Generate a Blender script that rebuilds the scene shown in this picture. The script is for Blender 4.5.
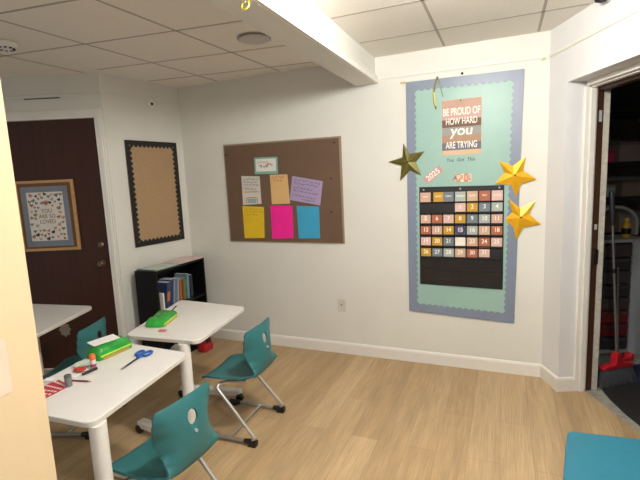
import bpy, bmesh, math, random
from mathutils import Vector, Matrix
random.seed(7)
for o in list(bpy.data.objects): bpy.data.objects.remove(o)
SC = bpy.context.scene
COL = SC.collection
PI = math.pi

# ---------------------------------------------------------------- camera
F_PX, YAW, PITCH, ROLL = 434.28, -0.4032, -0.1401, -0.0454
fw = Vector((math.sin(YAW)*math.cos(PITCH), math.cos(YAW)*math.cos(PITCH), math.sin(PITCH)))
r0 = Vector((math.cos(YAW), -math.sin(YAW), 0)); u0 = r0.cross(fw)
rt = math.cos(ROLL)*r0 + math.sin(ROLL)*u0
up = -math.sin(ROLL)*r0 + math.cos(ROLL)*u0
cam_d = bpy.data.cameras.new('camera'); cam = bpy.data.objects.new('camera', cam_d); COL.objects.link(cam)
M = Matrix((rt, up, -fw)).transposed().to_4x4(); M.translation = Vector((0, -3.4319, 1.532))
cam.matrix_world = M
cam_d.sensor_fit = 'HORIZONTAL'; cam_d.sensor_width = 36; cam_d.lens = 36*F_PX/640; cam_d.clip_start = .02
SC.camera = cam

# ---------------------------------------------------------------- world, light, exposure
w = bpy.data.worlds.new('world'); SC.world = w; w.use_nodes = True
bgn = w.node_tree.nodes['Background']; bgn.inputs[0].default_value = (1, .96, .90, 1); bgn.inputs[1].default_value = .16
def area(name, loc, size, power, col, rot=(0, 0, 0), shape='SQUARE', size_y=None):
    l = bpy.data.lights.new(name, 'AREA'); l.shape = shape; l.size = size; l.energy = power; l.color = col
    if size_y: l.size_y = size_y
    o = bpy.data.objects.new(name, l); COL.objects.link(o); o.location = loc; o.rotation_euler = rot
    return o
def point(name, loc, radius, power, col):
    l = bpy.data.lights.new(name, 'POINT'); l.shadow_soft_size = radius; l.energy = power; l.color = col
    o = bpy.data.objects.new(name, l); COL.objects.link(o); o.location = loc
    return o
point('ceiling_lamp_light', (-.2, -1.85, 2.325), .07, 54, (1, .965, .91))
point('rear_fill_light', (.2, -3.4, 2.255), .07, 34, (1, .965, .91))  # added fill out of view, brightens the partition, right ceiling and closet
SC.view_settings.view_transform = 'Standard'; SC.view_settings.look = 'None'
SC.view_settings.exposure = 0.80; SC.view_settings.gamma = 1; SC.view_settings.use_curve_mapping = False

# ---------------------------------------------------------------- materials
def lin(c):
    return tuple((v/255/12.92 if v/255 <= .04045 else ((v/255+.055)/1.055)**2.4) for v in c) + (1,)
MATS = {}
def mat(name, rgb, rough=.5, metal=0, var=.06, scale=8, bump=0, bscale=60, spec=.5, alpha=None, stretch=None, coat=0):
    if name in MATS: return MATS[name]
    m = bpy.data.materials.new(name); m.use_nodes = True; nt = m.node_tree; N = nt.nodes; L = nt.links
    b = N['Principled BSDF']; c = lin(rgb)
    b.inputs['Roughness'].default_value = rough; b.inputs['Metallic'].default_value = metal
    b.inputs['Specular IOR Level'].default_value = spec
    if coat: b.inputs['Coat Weight'].default_value = coat; b.inputs['Coat Roughness'].default_value = .15
    tc = N.new('ShaderNodeTexCoord'); src = tc.outputs['Object']
    if stretch:
        mp = N.new('ShaderNodeMapping'); mp.inputs['Scale'].default_value = stretch; L.new(src, mp.inputs[0]); src = mp.outputs[0]
    nz = N.new('ShaderNodeTexNoise'); nz.inputs['Scale'].default_value = scale; nz.inputs['Detail'].default_value = 5
    L.new(src, nz.inputs['Vector'])
    rp = N.new('ShaderNodeValToRGB')
    rp.color_ramp.elements[0].position = .3; rp.color_ramp.elements[1].position = .7
    rp.color_ramp.elements[0].color = tuple(max(0, v*(1-var)) for v in c[:3])+(1,)
    rp.color_ramp.elements[1].color = tuple(min(1, v*(1+var)) for v in c[:3])+(1,)
    L.new(nz.outputs[0], rp.inputs[0]); L.new(rp.outputs[0], b.inputs['Base Color'])
    if bump:
        n2 = N.new('ShaderNodeTexNoise'); n2.inputs['Scale'].default_value = bscale; n2.inputs['Detail'].default_value = 4
        L.new(src, n2.inputs['Vector'])
        bp = N.new('ShaderNodeBump'); bp.inputs['Strength'].default_value = bump; bp.inputs['Distance'].default_value = .01
        L.new(n2.outputs[0], bp.inputs['Height']); L.new(bp.outputs[0], b.inputs['Normal'])
    if alpha is not None: b.inputs['Alpha'].default_value = alpha
    MATS[name] = m
    return m

def wood_floor():
    m = bpy.data.materials.new('oak_plank_floor'); m.use_nodes = True; nt = m.node_tree; N = nt.nodes; L = nt.links
    b = N['Principled BSDF']; b.inputs['Roughness'].default_value = .42; b.inputs['Specular IOR Level'].default_value = .35
    tc = N.new('ShaderNodeTexCoord')
    mp = N.new('ShaderNodeMapping'); mp.inputs['Rotation'].default_value = (0, 0, PI/2); L.new(tc.outputs['Object'], mp.inputs[0])
    br = N.new('ShaderNodeTexBrick'); br.offset = .37; br.inputs['Scale'].default_value = 1
    br.inputs['Brick Width'].default_value = 1.15; br.inputs['Row Height'].default_value = .165
    br.inputs['Mortar Size'].default_value = .0012; br.inputs['Mortar Smooth'].default_value = .3; br.inputs['Bias'].default_value = 0
    br.inputs['Color1'].default_value = lin((190, 163, 125)); br.inputs['Color2'].default_value = lin((174, 146, 108))
    br.inputs['Mortar'].default_value = lin((150, 126, 94))
    L.new(mp.outputs[0], br.inputs['Vector'])
    def streak(sc, s, lo, hi, a, bb):
        mq = N.new('ShaderNodeMapping'); mq.inputs['Scale'].default_value = sc; L.new(tc.outputs['Object'], mq.inputs[0])
        nz = N.new('ShaderNodeTexNoise'); nz.inputs['Scale'].default_value = s; nz.inputs['Detail'].default_value = 6; nz.inputs['Roughness'].default_value = .65
        L.new(mq.outputs[0], nz.inputs['Vector'])
        r = N.new('ShaderNodeValToRGB'); r.color_ramp.elements[0].position = lo; r.color_ramp.elements[1].position = hi
        r.color_ramp.elements[0].color = (a, a, a, 1); r.color_ramp.elements[1].color = (bb, bb, bb, 1)
        L.new(nz.outputs[0], r.inputs[0]); return r.outputs[0]
    prev = br.outputs['Color']
    for st in (streak((70, 2.0, 1), 2.0, .32, .68, .80, 1.14), streak((9, .8, 1), 1.3, .35, .65, .87, 1.10)):
        mx = N.new('ShaderNodeMix'); mx.data_type = 'RGBA'; mx.blend_type = 'MULTIPLY'; mx.inputs[0].default_value = 1
        L.new(prev, mx.inputs[6]); L.new(st, mx.inputs[7]); prev = mx.outputs[2]
    L.new(prev, b.inputs['Base Color'])
    return m

WALL = mat('white_wall_paint', (222, 221, 213), .55, var=.025, scale=3, bump=.05, bscale=35)
WALLR = mat('white_gloss_paint', (228, 228, 229), .45, var=.02, scale=4, bump=.05, bscale=30)
TRIM = mat('white_trim_paint', (232, 229, 222), .35, var=.02, scale=5)
CREAM = mat('cream_paint', (212, 188, 150), .5, var=.03, scale=9, stretch=(1, 1, .3))
TILE = mat('ceiling_tile', (236, 231, 222), .9, var=.03, scale=90, bump=.1, bscale=160)
GRID = mat('ceiling_grid_gap_shade', (176, 170, 160), .8, var=.03)  # white bars painted grey to carry the shadow line of the tile gap
FLOOR = wood_floor()
CONC = mat('grey_concrete', (150, 150, 140), .8, var=.2, scale=18, bump=.3)
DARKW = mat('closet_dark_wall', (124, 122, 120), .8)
DOORW = mat('dark_brown_veneer', (58, 26, 13), .42, var=.15, scale=3, stretch=(8, 8, .5))
JAMB = mat('brown_jamb_wood', (62, 37, 24), .45, var=.2, scale=5, stretch=(8, 8, .6))
PLAST = mat('pale_plaster_edge', (196, 190, 178), .8, var=.12, scale=40)
BLACK = mat('black_laminate', (11, 10, 11), .5, var=.2, spec=.3)
BLKC = mat('black_nylon_fabric', (18, 17, 18), .55, var=.25, scale=60, bump=.1)
BLKP = mat('black_plastic', (20, 20, 21), .4)
CHROME = mat('silver_tube', (196, 194, 190), .28, metal=.85)
STEEL = mat('brushed_metal', (185, 180, 170), .3, metal=1)
TEAL = mat('teal_shell_plastic', (40, 102, 105), .42, var=.04, scale=200, bump=.04, bscale=400)
TEALS = mat('teal_vinyl', (36, 104, 124), .4, var=.03, scale=30)
TOP = mat('white_desk_laminate', (228, 225, 220), .35, var=.015, scale=14)
EDGE = mat('pale_grey_edge_band', (206, 200, 190), .45)
DLEG = mat('white_powder_coat', (222, 220, 214), .4)
CORK = mat('tan_cork', (168, 140, 106), .85, var=.07, scale=60)
BROWNP = mat('brown_kraft_paper', (106, 82, 64), .75, var=.05, scale=5, bump=.06, bscale=6)
FRAMEG = mat('grey_tan_edge', (150, 132, 110), .6)
MINT = mat('mint_glossy_paper', (153, 187, 177), .36, var=.03, scale=5, bump=.22, bscale=7, spec=.28)
PERI = mat('periwinkle_border_paper', (126, 137, 156), .38, var=.03, bump=.1, bscale=9)
BLKB = mat('black_border_paper', (24, 22, 24), .5)
GREYB = mat('grey_blue_border_paper', (122, 128, 140), .6)
WHITEP = mat('white_paper', (232, 230, 226), .7, var=.015)
INK = mat('dark_ink', (36, 32, 44), .7)
REDINK = mat('red_ink', (170, 60, 50), .7)
CARDW = mat('white_lettering', (246, 240, 228), .6, var=.01)
GOLD = mat('gold_foil', (236, 178, 34), .3, metal=.35, var=.12, scale=12)
OLIVE = mat('olive_gold_foil', (100, 94, 38), .4, metal=.35, var=.3, scale=14)
RED = mat('red_plastic', (176, 30, 40), .4)
REDD = mat('dark_red_plastic', (120, 26, 30), .5)
GREENF = mat('green_clear_vinyl', (50, 160, 62), .22, var=.25, scale=25, bump=.5, bscale=28, alpha=.86)
LIME = mat('lime_zip_tape', (160, 205, 60), .5)
BLUEP = mat('blue_plastic', (40, 92, 170), .35)
ORANGE = mat('orange_plastic', (220, 110, 40), .4)
PINKC = mat('pink_eraser', (214, 120, 120), .6)
GREYP = mat('grey_plastic', (112, 112, 112), .5)
LGREY = mat('light_grey_plastic', (170, 172, 174), .45)
YEL = mat('yellow_ribbon', (224, 206, 60), .4)

# ---------------------------------------------------------------- mesh helpers
class MB:
    def __init__(s): s.bm = bmesh.new()
    def box(s, x0, y0, z0, x1, y1, z1):
        v = [s.bm.verts.new((x, y, z)) for x in (x0, x1) for y in (y0, y1) for z in (z0, z1)]
        for f in ((0,1,3,2), (4,6,7,5), (0,4,5,1), (2,3,7,6), (0,2,6,4), (1,5,7,3)): s.bm.faces.new([v[i] for i in f])
        return s
    def prism(s, pts, a, b, axis='z'):
        def P(p, h):
            return (p[0], p[1], h) if axis == 'z' else ((p[0], h, p[1]) if axis == 'y' else (h, p[0], p[1]))
        A = [s.bm.verts.new(P(p, a)) for p in pts]; B = [s.bm.verts.new(P(p, b)) for p in pts]
        s.bm.faces.new(A); s.bm.faces.new(B[::-1]); n = len(pts)
        for i in range(n): s.bm.faces.new((A[i], A[(i+1) % n], B[(i+1) % n], B[i]))
        return s
    def tube(s, pts, r, seg=10):
        pts = [Vector(p) for p in pts]; n = len(pts); rings = []
        t = (pts[1]-pts[0]).normalized(); nrm = t.orthogonal().normalized()
        for i in range(n):
            t2 = ((pts[min(i+1, n-1)]-pts[i]).normalized() + (pts[i]-pts[max(i-1, 0)]).normalized()).normalized()
            nrm = (nrm - t2*nrm.dot(t2)).normalized(); bn = t2.cross(nrm)
            rr = r[i] if isinstance(r, (list, tuple)) else r
            rings.append([s.bm.verts.new(pts[i] + rr*(math.cos(2*PI*k/seg)*nrm + math.sin(2*PI*k/seg)*bn)) for k in range(seg)])
        for a, b in zip(rings, rings[1:]):
            for k in range(seg): s.bm.faces.new((a[k], a[(k+1) % seg], b[(k+1) % seg], b[k]))
        s.bm.faces.new(rings[0][::-1]); s.bm.faces.new(rings[-1])
        return s
    def lathe(s, prof, c=(0, 0, 0), seg=24, axis='z'):
        rings = []
        for r, h in prof:
            ring = []
            for k in range(seg):
                a = 2*PI*k/seg; x, y = r*math.cos(a), r*math.sin(a)
                q = (x, y, h) if axis == 'z' else ((x, h, y) if axis == 'y' else (h, x, y))
                ring.append(s.bm.verts.new((c[0]+q[0], c[1]+q[1], c[2]+q[2])))
            rings.append(ring)
        for a, b in zip(rings, rings[1:]):
            for k in range(seg): s.bm.faces.new((a[k], a[(k+1) % seg], b[(k+1) % seg], b[k]))
        s.bm.faces.new(rings[0][::-1]); s.bm.faces.new(rings[-1])
        return s
    def build(s, name, m, parent=None, smooth=False, bevel=0, seg=2, loc=None, rotz=0):
        bmesh.ops.recalc_face_normals(s.bm, faces=s.bm.faces[:])
        me = bpy.data.meshes.new(name); s.bm.to_mesh(me); s.bm.free()
        me.materials.append(m)
        if smooth:
            for p in me.polygons: p.use_smooth = True
            try: me.set_sharp_from_angle(angle=math.radians(40))
            except Exception: pass
        o = bpy.data.objects.new(name, me); COL.objects.link(o)
        if parent: o.parent = parent
        if loc: o.location = loc
        if rotz: o.rotation_euler = (0, 0, rotz)
        if bevel:
            md = o.modifiers.new('bevel', 'BEVEL'); md.width = bevel; md.segments = seg; md.limit_method = 'ANGLE'
        return o
def tag(o, label, cat, group=None):
    o['label'] = label; o['category'] = cat
    if group: o['group'] = group
    return o
def thing(name, label, cat, loc=(0, 0, 0), rotz=0, group=None):
    o = bpy.data.objects.new(name, None); COL.objects.link(o); o.empty_display_size = .05
    o.location = loc; o.rotation_euler = (0, 0, rotz)
    return tag(o, label, cat, group)
def struct(o): o['kind'] = 'structure'; return o
def dup(root, loc, rotz, label):
    r = root.copy(); COL.objects.link(r); r.location = loc; r.rotation_euler = (0, 0, rotz); r['label'] = label
    for ch in list(root.children):
        c = ch.copy(); COL.objects.link(c); c.parent = r
        for g in list(ch.children):
            d = g.copy(); COL.objects.link(d); d.parent = c
    return r
def arc_path(pts, rad=.03, n=6):
    pts = [Vector(p) for p in pts]; out = [pts[0]]
    for i in range(1, len(pts)-1):
        a, b, c = pts[i-1], pts[i], pts[i+1]; d1 = (a-b); d2 = (c-b)
        k = min(rad, d1.length*.45, d2.length*.45); p = b+d1.normalized()*k; q = b+d2.normalized()*k
        for j in range(n+1):
            t = j/n; out.append((1-t)**2*p + 2*t*(1-t)*b + t*t*q)
    out.append(pts[-1]); return out
def round_poly(pts, rad, n=6):
    out = []; m = len(pts)
    for i in range(m):
        a, b, c = Vector(pts[i-1]), Vector(pts[i]), Vector(pts[(i+1) % m]); d1 = a-b; d2 = c-b
        k = min(rad, d1.length*.45, d2.length*.45); p = b+d1.normalized()*k; q = b+d2.normalized()*k
        for j in range(n+1):
            t = j/n; v = (1-t)**2*p + 2*t*(1-t)*b + t*t*q; out.append((v.x, v.y))
    return out
def rect(cx, cy, w_, h_, rot=0):
    c, s_ = math.cos(rot), math.sin(rot)
    return [(cx+c*x-s_*y, cy+s_*x+c*y) for x, y in ((-w_/2, -h_/2), (w_/2, -h_/2), (w_/2, h_/2), (-w_/2, h_/2))]
def text(name, body, size, m, parent, loc, rot=(PI/2, 0, 0), align='CENTER', depth=.0004, sx=1, shear=0):
    cu = bpy.data.curves.new(name, 'FONT'); cu.body = body; cu.size = size; cu.align_x = align; cu.align_y = 'CENTER'
    cu.extrude = depth; cu.shear = shear; cu.offset = size*.015
    t = bpy.data.objects.new(name, cu); COL.objects.link(t)
    dg = bpy.context.evaluated_depsgraph_get(); me = bpy.data.meshes.new_from_object(t.evaluated_get(dg))
    bpy.data.objects.remove(t); me.name = name; me.materials.clear(); me.materials.append(m)
    o = bpy.data.objects.new(name, me); COL.objects.link(o); o.location = loc; o.rotation_euler = rot; o.scale = (sx, 1, 1)
    if parent: o.parent = parent
    return o
def scallop(name, w_, h_, bw, amp, pitch, m, parent, y0, y1):
    """flat border strip w x h (centred) with a scalloped inner edge; lies in XZ between y0 and y1"""
    b = MB()
    for side in range(4):
        L_ = w_ if side % 2 == 0 else h_; H_ = h_ if side % 2 == 0 else w_
        n = int(L_/pitch)*6; front = []; back = []
        for i in range(n+1):
            x = -L_/2 + L_*i/n; d = bw + amp*abs(math.sin(PI*i/6)); d = min(d, max(.0005, L_/2-abs(x)+.0005)) if abs(x) > L_/2-bw else d
            q = []
            for (a, c) in ((x, -H_/2), (x, -H_/2+d)):
                for k in range(side): a, c = -c, a
                q.append((a, c))
            front.append([b.bm.verts.new((p[0], y1, p[1])) for p in q]); back.append([b.bm.verts.new((p[0], y0, p[1])) for p in q])
        for i in range(n):
            f0, f1, k0, k1 = front[i], front[i+1], back[i], back[i+1]
            b.bm.faces.new((f0[0], f1[0], f1[1], f0[1])); b.bm.faces.new((k0[0], k0[1], k1[1], k1[0]))
            b.bm.faces.new((f0[1], f1[1], k1[1], k0[1])); b.bm.faces.new((f0[0], k0[0], k1[0], f1[0]))
    return b.build(name, m, parent)
def scrawl(b, x0, x1, z, h, y, r=.0017, seed=0):
    """one handwritten line as a wiggling stroke broken into words"""
    rn = random.Random(seed); x = x0
    while x < x1-.008:
        L_ = min(rn.uniform(.014, .04), x1-x); pts = []; n = max(4, int(L_/.0035))
        for i in range(n+1): pts.append((x+L_*i/n, y, z+h*(rn.random()-.5)))
        b.tube(pts, r, 4); x += L_+rn.uniform(.006, .012)
    return b

# ---------------------------------------------------------------- room shell
CH = 2.44
O = Vector((.275, 0)); E = Vector((.3955, -.9185)).normalized(); Nn = Vector((-E.y, E.x))      # right wall: along E, into the wall Nn
def sd(s, d): v = O + E*s + Nn*d; return (v.x, v.y)
LD = Vector((-.1293, -.9916)).normalized(); LO = Vector((-2.857, 0))                           # left wall, LD towards the viewer
DD = Vector((-.9205, -.3907)).normalized(); DO = Vector((-2.96, -.79))                         # slanted wall with the door
LN = Vector((-LD.y, LD.x)); LN = LN if LN.x > 0 else -LN                                       # into the room
DN = Vector((-DD.y, DD.x)); DN = DN if DN.y < 0 else -DN

fl = [(-2.857, .0), (.275, 0), sd(.22, 0), sd(.22, .185), sd(1.15, .185), sd(1.15, 0), sd(3.2, 0), (-3.9, -2.9), tuple(DO+DD*1.6), tuple(DO)]
struct(MB().prism(fl, -.05, 0).build('floor', FLOOR))
ce = [(-2.857, .0), (.275, 0), sd(3.2, 0), (-3.9, -2.9), tuple(DO+DD*1.6), tuple(DO)]
struct(MB().prism(ce, CH, CH+.05).build('ceiling', TILE))
struct(MB().box(-2.857, 0, 0, .275, .1, CH).build('wall_back', WALL))
b = MB(); p0 = LO; p1 = DO
b.prism([tuple(p0), tuple(p1), tuple(p1-LN*.1), tuple(p0-LN*.1+Vector((0, .1)))], 0, CH); struct(b.build('wall_left', WALL))
# wall with the door: header and sides
b = MB()
def dpt(s, n): v = DO + DD*s + DN*n; return (v.x, v.y)
def dbox(b, s0, s1, n0, n1, z0, z1): b.prism([dpt(s0, n0), dpt(s1, n0), dpt(s1, n1), dpt(s0, n1)], z0, z1)
dbox(b, 0, .07, 0, -.1, 0, 2.10); dbox(b, 0, 1.8, 0, -.1, 2.10, CH); dbox(b, .95, 1.8, 0, -.1, 0, 2.10)
struct(b.build('wall_door', WALL))
# right wall: pier, header above the recess, near part
b = MB()
def rbox(b, s0, s1, d0, d1, z0, z1): b.prism([sd(s0, d0), sd(s1, d0), sd(s1, d1), sd(s0, d1)], z0, z1)
rbox(b, 0, .22, 0, .185, 0, CH); rbox(b, .22, 1.15, 0, .185, 2.063, CH); rbox(b, 1.15, 3.2, 0, .185, 0, CH)
struct(b.build('wall_right', WALLR))
# partition stub under the beam at the left edge of the view
struct(MB().box(-1.09, -3.6, 0, -.927, -2.843, 2.2455).build('wall_partition', CREAM))
# beam
b = MB(); b.box(-1.09, -3.6, 2.246, -.935, -.0005, CH-.0005)
struct(b.build('beam', WALL))
b = MB(); b.prism([(-.9345, 2.2465), (-.910, 2.2465), (-.910, 2.284), (-.930, 2.286), (-.930, 2.292), (-.918, 2.294), (-.921, 2.306), (-.9345, 2.318)], -3.6, -.001, 'y')
struct(b.build('trim_1', TRIM))
# baseboards
BB = [(0, 0), (-.013, 0), (-.013, .083), (-.008, .096), (0, .1)]
def run(pts, prof, name, m):
    """sweep a profile (offset towards the room, height) along a floor polyline"""
    b = MB(); rings = []
    for i, p in enumerate(pts):
        p = Vector(p); dirs = []
        if i: dirs.append((p-Vector(pts[i-1])).normalized())
        if i < len(pts)-1: dirs.append((Vector(pts[i+1])-p).normalized())
        ns = [Vector((d.y, -d.x)) for d in dirs]; n = sum(ns, Vector((0, 0))); n.normalize(); n /= max(.4, n.dot(ns[0]))
        rings.append([b.bm.verts.new((p.x-n.x*o_, p.y-n.y*o_, z_)) for o_, z_ in prof])
    k = len(prof)
    for a, c in zip(rings, rings[1:]):
        for i in range(k): b.bm.faces.new((a[i], a[(i+1) % k], c[(i+1) % k], c[i]))
    b.bm.faces.new(rings[0]); b.bm.faces.new(rings[-1][::-1])
    return struct(b.build(name, m))
run([(-2.86, -.0005), (.2748, -.0005), sd(.2205, -.0005), sd(.2205, .108)], BB, 'baseboard_back', TRIM)
run([tuple(DO+LN*.0005), tuple(LO+LN*.0005)], BB, 'baseboard_left', TRIM)
# picture rails
RAIL = [(0, 2.268), (-.007, 2.268), (-.010, 2.276), (-.010, 2.286), (-.004, 2.292), (0, 2.292)]
run([(-.911, -.0005), (.2748, -.0005), sd(3.0, -.0005)], RAIL, 'trim_2', TRIM)
run([dpt(1.7, .0005), tuple(DO+(LN+DN)*.0004), tuple(LO+LN*.0005)], [(o_*.6, z_) for o_, z_ in RAIL], 'trim_3', WALL)

# ceiling grid bars: left bay and right bay
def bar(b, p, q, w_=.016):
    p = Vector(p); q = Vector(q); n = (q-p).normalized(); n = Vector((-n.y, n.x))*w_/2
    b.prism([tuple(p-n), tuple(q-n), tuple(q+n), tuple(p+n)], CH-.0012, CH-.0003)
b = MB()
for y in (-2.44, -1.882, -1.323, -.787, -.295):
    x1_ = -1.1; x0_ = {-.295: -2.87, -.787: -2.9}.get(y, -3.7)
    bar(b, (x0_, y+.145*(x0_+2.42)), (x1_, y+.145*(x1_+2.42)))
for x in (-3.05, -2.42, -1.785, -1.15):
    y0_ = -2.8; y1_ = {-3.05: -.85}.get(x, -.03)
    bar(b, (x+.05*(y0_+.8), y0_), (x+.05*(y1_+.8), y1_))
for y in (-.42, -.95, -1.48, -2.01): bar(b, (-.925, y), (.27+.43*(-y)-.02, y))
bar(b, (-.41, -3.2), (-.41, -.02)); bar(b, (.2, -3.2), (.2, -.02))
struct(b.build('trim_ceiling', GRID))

# ---------------------------------------------------------------- slanted wall: door and casing
b = MB()
dbox(b, .005, .072, .0005, .018, 0, 2.095); dbox(b, .005, 1.1, .0005, .018, 2.0955, 2.163); dbox(b, .02, .045, .0185, .026, 0, 2.12); dbox(b, .045, 1.1, .0185, .026, 2.118, 2.142)
struct(b.build('trim_4', TRIM, bevel=.003))
b = MB(); dbox(b, .073, .945, -.04, -.003, .006, 2.094)
dr = struct(b.build('door_1', DOORW, bevel=.002))
def dknob(z, lever):
    b = MB(); c = dpt(.141, -.003); ang = math.atan2(DN.y, DN.x)
    b.lathe([(.027, 0), (.027, .006), (.012, .010), (.011, .03), (.026, .036), (.028, .05), (.02, .06)] if lever else [(.024, 0), (.026, .008), (.018, .014), (.012, .016)], axis='x', seg=20)
    o = b.build('door_knob' if lever else 'deadbolt', mat('aged_brass', (128, 112, 88), .35, metal=.9), dr, smooth=True, loc=(c[0]+DN.x*.001, c[1]+DN.y*.001, z), rotz=ang)
dknob(1.067, False); dknob(.914, True)
ang_d = math.atan2(DN.y, DN.x)+PI/2          # local -y points out of the wall
def on_door(s, z, n=0): c = dpt(s, n); return (c[0], c[1], z)

# framed heart print on the door
t = thing('framed_print', 'framed print of scattered hearts hanging on the dark brown door', 'picture', on_door(.547, 1.33, -.0025), ang_d)
b = MB()
W2, H2 = .241, .29
for q in ([(-W2, -H2), (W2, -H2), (W2-.022, -H2+.022), (-W2+.022, -H2+.022)], [(W2, -H2), (W2, H2), (W2-.022, H2-.022), (W2-.022, -H2+.022)],
          [(W2, H2), (-W2, H2), (-W2+.022, H2-.022), (W2-.022, H2-.022)], [(-W2, H2), (-W2, -H2), (-W2+.022, -H2+.022), (-W2+.022, H2-.022)]):
    b.prism(q, -.018, -.001, 'y')
b.build('frame', mat('light_oak_frame', (186, 146, 98), .5, var=.1, scale=20), t)
MB().box(-W2+.018, -.008, -H2+.018, W2-.018, -.0012, H2-.018).build('backing_board', mat('brown_backing', (112, 80, 50), .8), t)
MB().box(-.180, -.0115, -.238, .172, -.0085, .225).build('mat_sheet', GREYB, t)
sc = scallop('scalloped_border', .384, .494, .024, .016, .05, GREYB, t, -.0135, -.012); sc.location = (-.004, 0, -.006)
MB().box(-.150, -.0148, -.205, .145, -.012, .195).build('sheet', mat('print_paper', (214, 210, 202), .7), t)
HC = [(160, 104, 78), (98, 110, 116), (190, 146, 130), (48, 48, 52), (140, 104, 70), (180, 152, 128), (120, 128, 126), (176, 122, 98)]
def heart(b, cx, cz, s_, y, rot=0):
    pts = []
    for i in range(20):
        a = 2*PI*i/20; x = 16*math.sin(a)**3/17; z = (13*math.cos(a)-5*math.cos(2*a)-2*math.cos(3*a)-math.cos(4*a))/17
        pts.append((cx+s_*(x*math.cos(rot)-z*math.sin(rot)), cz+s_*(x*math.sin(rot)+z*math.cos(rot))))
    b.prism(pts, y-.0006, y, 'y')
hb = MB(); rn = random.Random(3); spots = []
def hadd(k, *a):
    n0 = len(hb.bm.faces); heart(hb, *a); hb.bm.faces.ensure_lookup_table()
    for f in hb.bm.faces[n0:]: f.material_index = k % 8
for k in range(900):
    x, z = rn.uniform(-.135, .13), rn.uniform(-.19, .18); s_ = rn.uniform(.012, .021)
    if (x/.092)**2 + ((z+.01)/.112)**2 < 1: continue
    if all((x-a)**2+(z-c)**2 > (s_+q)**2*.95 for a, c, q in spots): spots.append((x, z, s_)); hadd(len(spots), x, z, s_, -.0149, rn.uniform(-.6, .6))
hadd(0, .002, .105, .024, -.0149)
ho = hb.build('heart_pattern', mat('heart_0', HC[0], .7), t)
for i in range(1, 8): ho.data.materials.append(mat('heart_%d' % i, HC[i], .7))
for i, s_ in enumerate(('YOU', 'ARE SO', 'LOVED')):
    text('lettering', s_, .046, mat('brown_lettering', (138, 116, 100), .7), t, (0, -.0153, .04-.044*i), sx=.9)

# pale patterned decal low on the door
t = thing('paper_snowflake', 'pale cut-paper snowflake stuck low on the dark brown door', 'decoration', on_door(.533, .35, -.0022), ang_d)
b = MB()
for k in range(8):
    a = PI*k/4; ca, sa = math.cos(a), math.sin(a)
    def rp(x, z): return (x*ca-z*sa, (x*sa+z*ca)*1.25)
    b.prism([rp(-.005, 0), rp(.005, 0), rp(.006, .05), rp(-.006, .05)], -.002, -.0005, 'y')
    b.prism([rp(-.02, .035), rp(0, .05), rp(.02, .035), rp(.017, .029), rp(0, .042), rp(-.017, .029)], -.0022, -.0006, 'y')
    b.prism([rp(-.012, .018), rp(0, .026), rp(.012, .018), rp(.010, .013), rp(0, .02), rp(-.010, .013)], -.0022, -.0006, 'y')
b.prism([(.040*math.cos(2*PI*k/20), .052*math.sin(2*PI*k/20)) for k in range(20)], -.0012, -.0004, 'y')
b.build('cutout', mat('grey_paper', (150, 138, 128), .8), t)

# thin dark slot cover above the door
b = MB(); dbox(b, .33, .615, .0005, .007, 2.258, 2.264)
tag(b.build('cable_strip', mat('blue_black', (52, 58, 78), .5)), 'thin dark strip fixed to the wall high above the brown door', 'strip')

# tan pinboard on the left wall
ang_l = math.atan2(LN.y, LN.x)+PI/2
def on_left(s, z, n=0): v = LO+LD*s+LN*n; return (v.x, v.y, z)
t = thing('pinboard', 'tall tan pinboard with black scalloped border on the left wall', 'board', on_left(.365, 1.47, .001), ang_l)
MB().box(-.272, -.012, -.455, .272, -.0005, .455).build('backing_board', CORK, t)
scallop('scalloped_border', .55, .915, .037, .022, .042, BLKB, t, -.0145, -.0125)
b = MB(); b.lathe([(.032, 0), (.03, .004), (.012, .006)], axis='y', seg=18)
t = thing('wall_sensor', 'small round white sensor with dark centre above the tan pinboard', 'sensor', on_left(.323, 2.255, .001), ang_l)
b = MB(); b.lathe([(.034, -.0005), (.034, -.006), (.018, -.009)], axis='y', seg=20); b.build('plate', WHITEP, t, smooth=True)
b = MB(); b.lathe([(.0135, -.0092), (.012, -.016), (.006, -.019)], axis='y', seg=14); b.build('lens', BLKP, t, smooth=True)

# ---------------------------------------------------------------- brown bulletin board on the back wall and its papers
t = thing('bulletin_board', 'large brown paper-covered bulletin board on the back wall', 'board', (-1.808, -.001, 1.427))
MB().prism([(-.574, .452), (.574, .443), (.574, -.448), (-.574, -.443)], -.012, -.0005, 'y').build('backing_board', FRAMEG, t)
MB().prism([(-.562, .438), (.556, .430), (.562, -.440), (-.560, -.436)], -.0145, -.0122, 'y').build('kraft_paper', BROWNP, t)
for x, z in ((.518, .395), (.479, .104), (.467, -.177), (-.552, .356)):
    b = MB(); b.lathe([(.009, -.0147), (.009, -.019), (.005, -.021)], (x, 0, z), 10, 'y'); b.build('push_pin', BLKP, t, smooth=True)
def paper(name, label, pts, m, lines=(), y=-.0165, cat='paper', ink=INK, group='papers on the brown bulletin board'):
    cx = sum(p[0] for p in pts)/4; cz = sum(p[1] for p in pts)/4
    t = thing(name, label, cat, (cx, y, cz), group=group)
    MB().prism([(p[0]-cx, p[1]-cz) for p in pts], -.001, .0008, 'y').build('sheet', m, t)
    if lines:
        an = math.atan2(pts[1][1]-pts[0][1], pts[1][0]-pts[0][0]); b = MB()
        for i, (x0, x1, z, h) in enumerate(lines): scrawl(b, x0, x1, z, h, -.0016, seed=hash(name+str(i)) % 1000 if 0 else i*7+len(name))
        o = b.build('handwriting', ink, t); o.rotation_euler = (0, -an, 0)
    return t
c = paper('card', 'small teal-edged white card at the top of the brown bulletin board', [(-2.061, 1.744), (-1.825, 1.739), (-1.828, 1.591), (-2.063, 1.598)], mat('teal_card', (120, 170, 160), .6))
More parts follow.
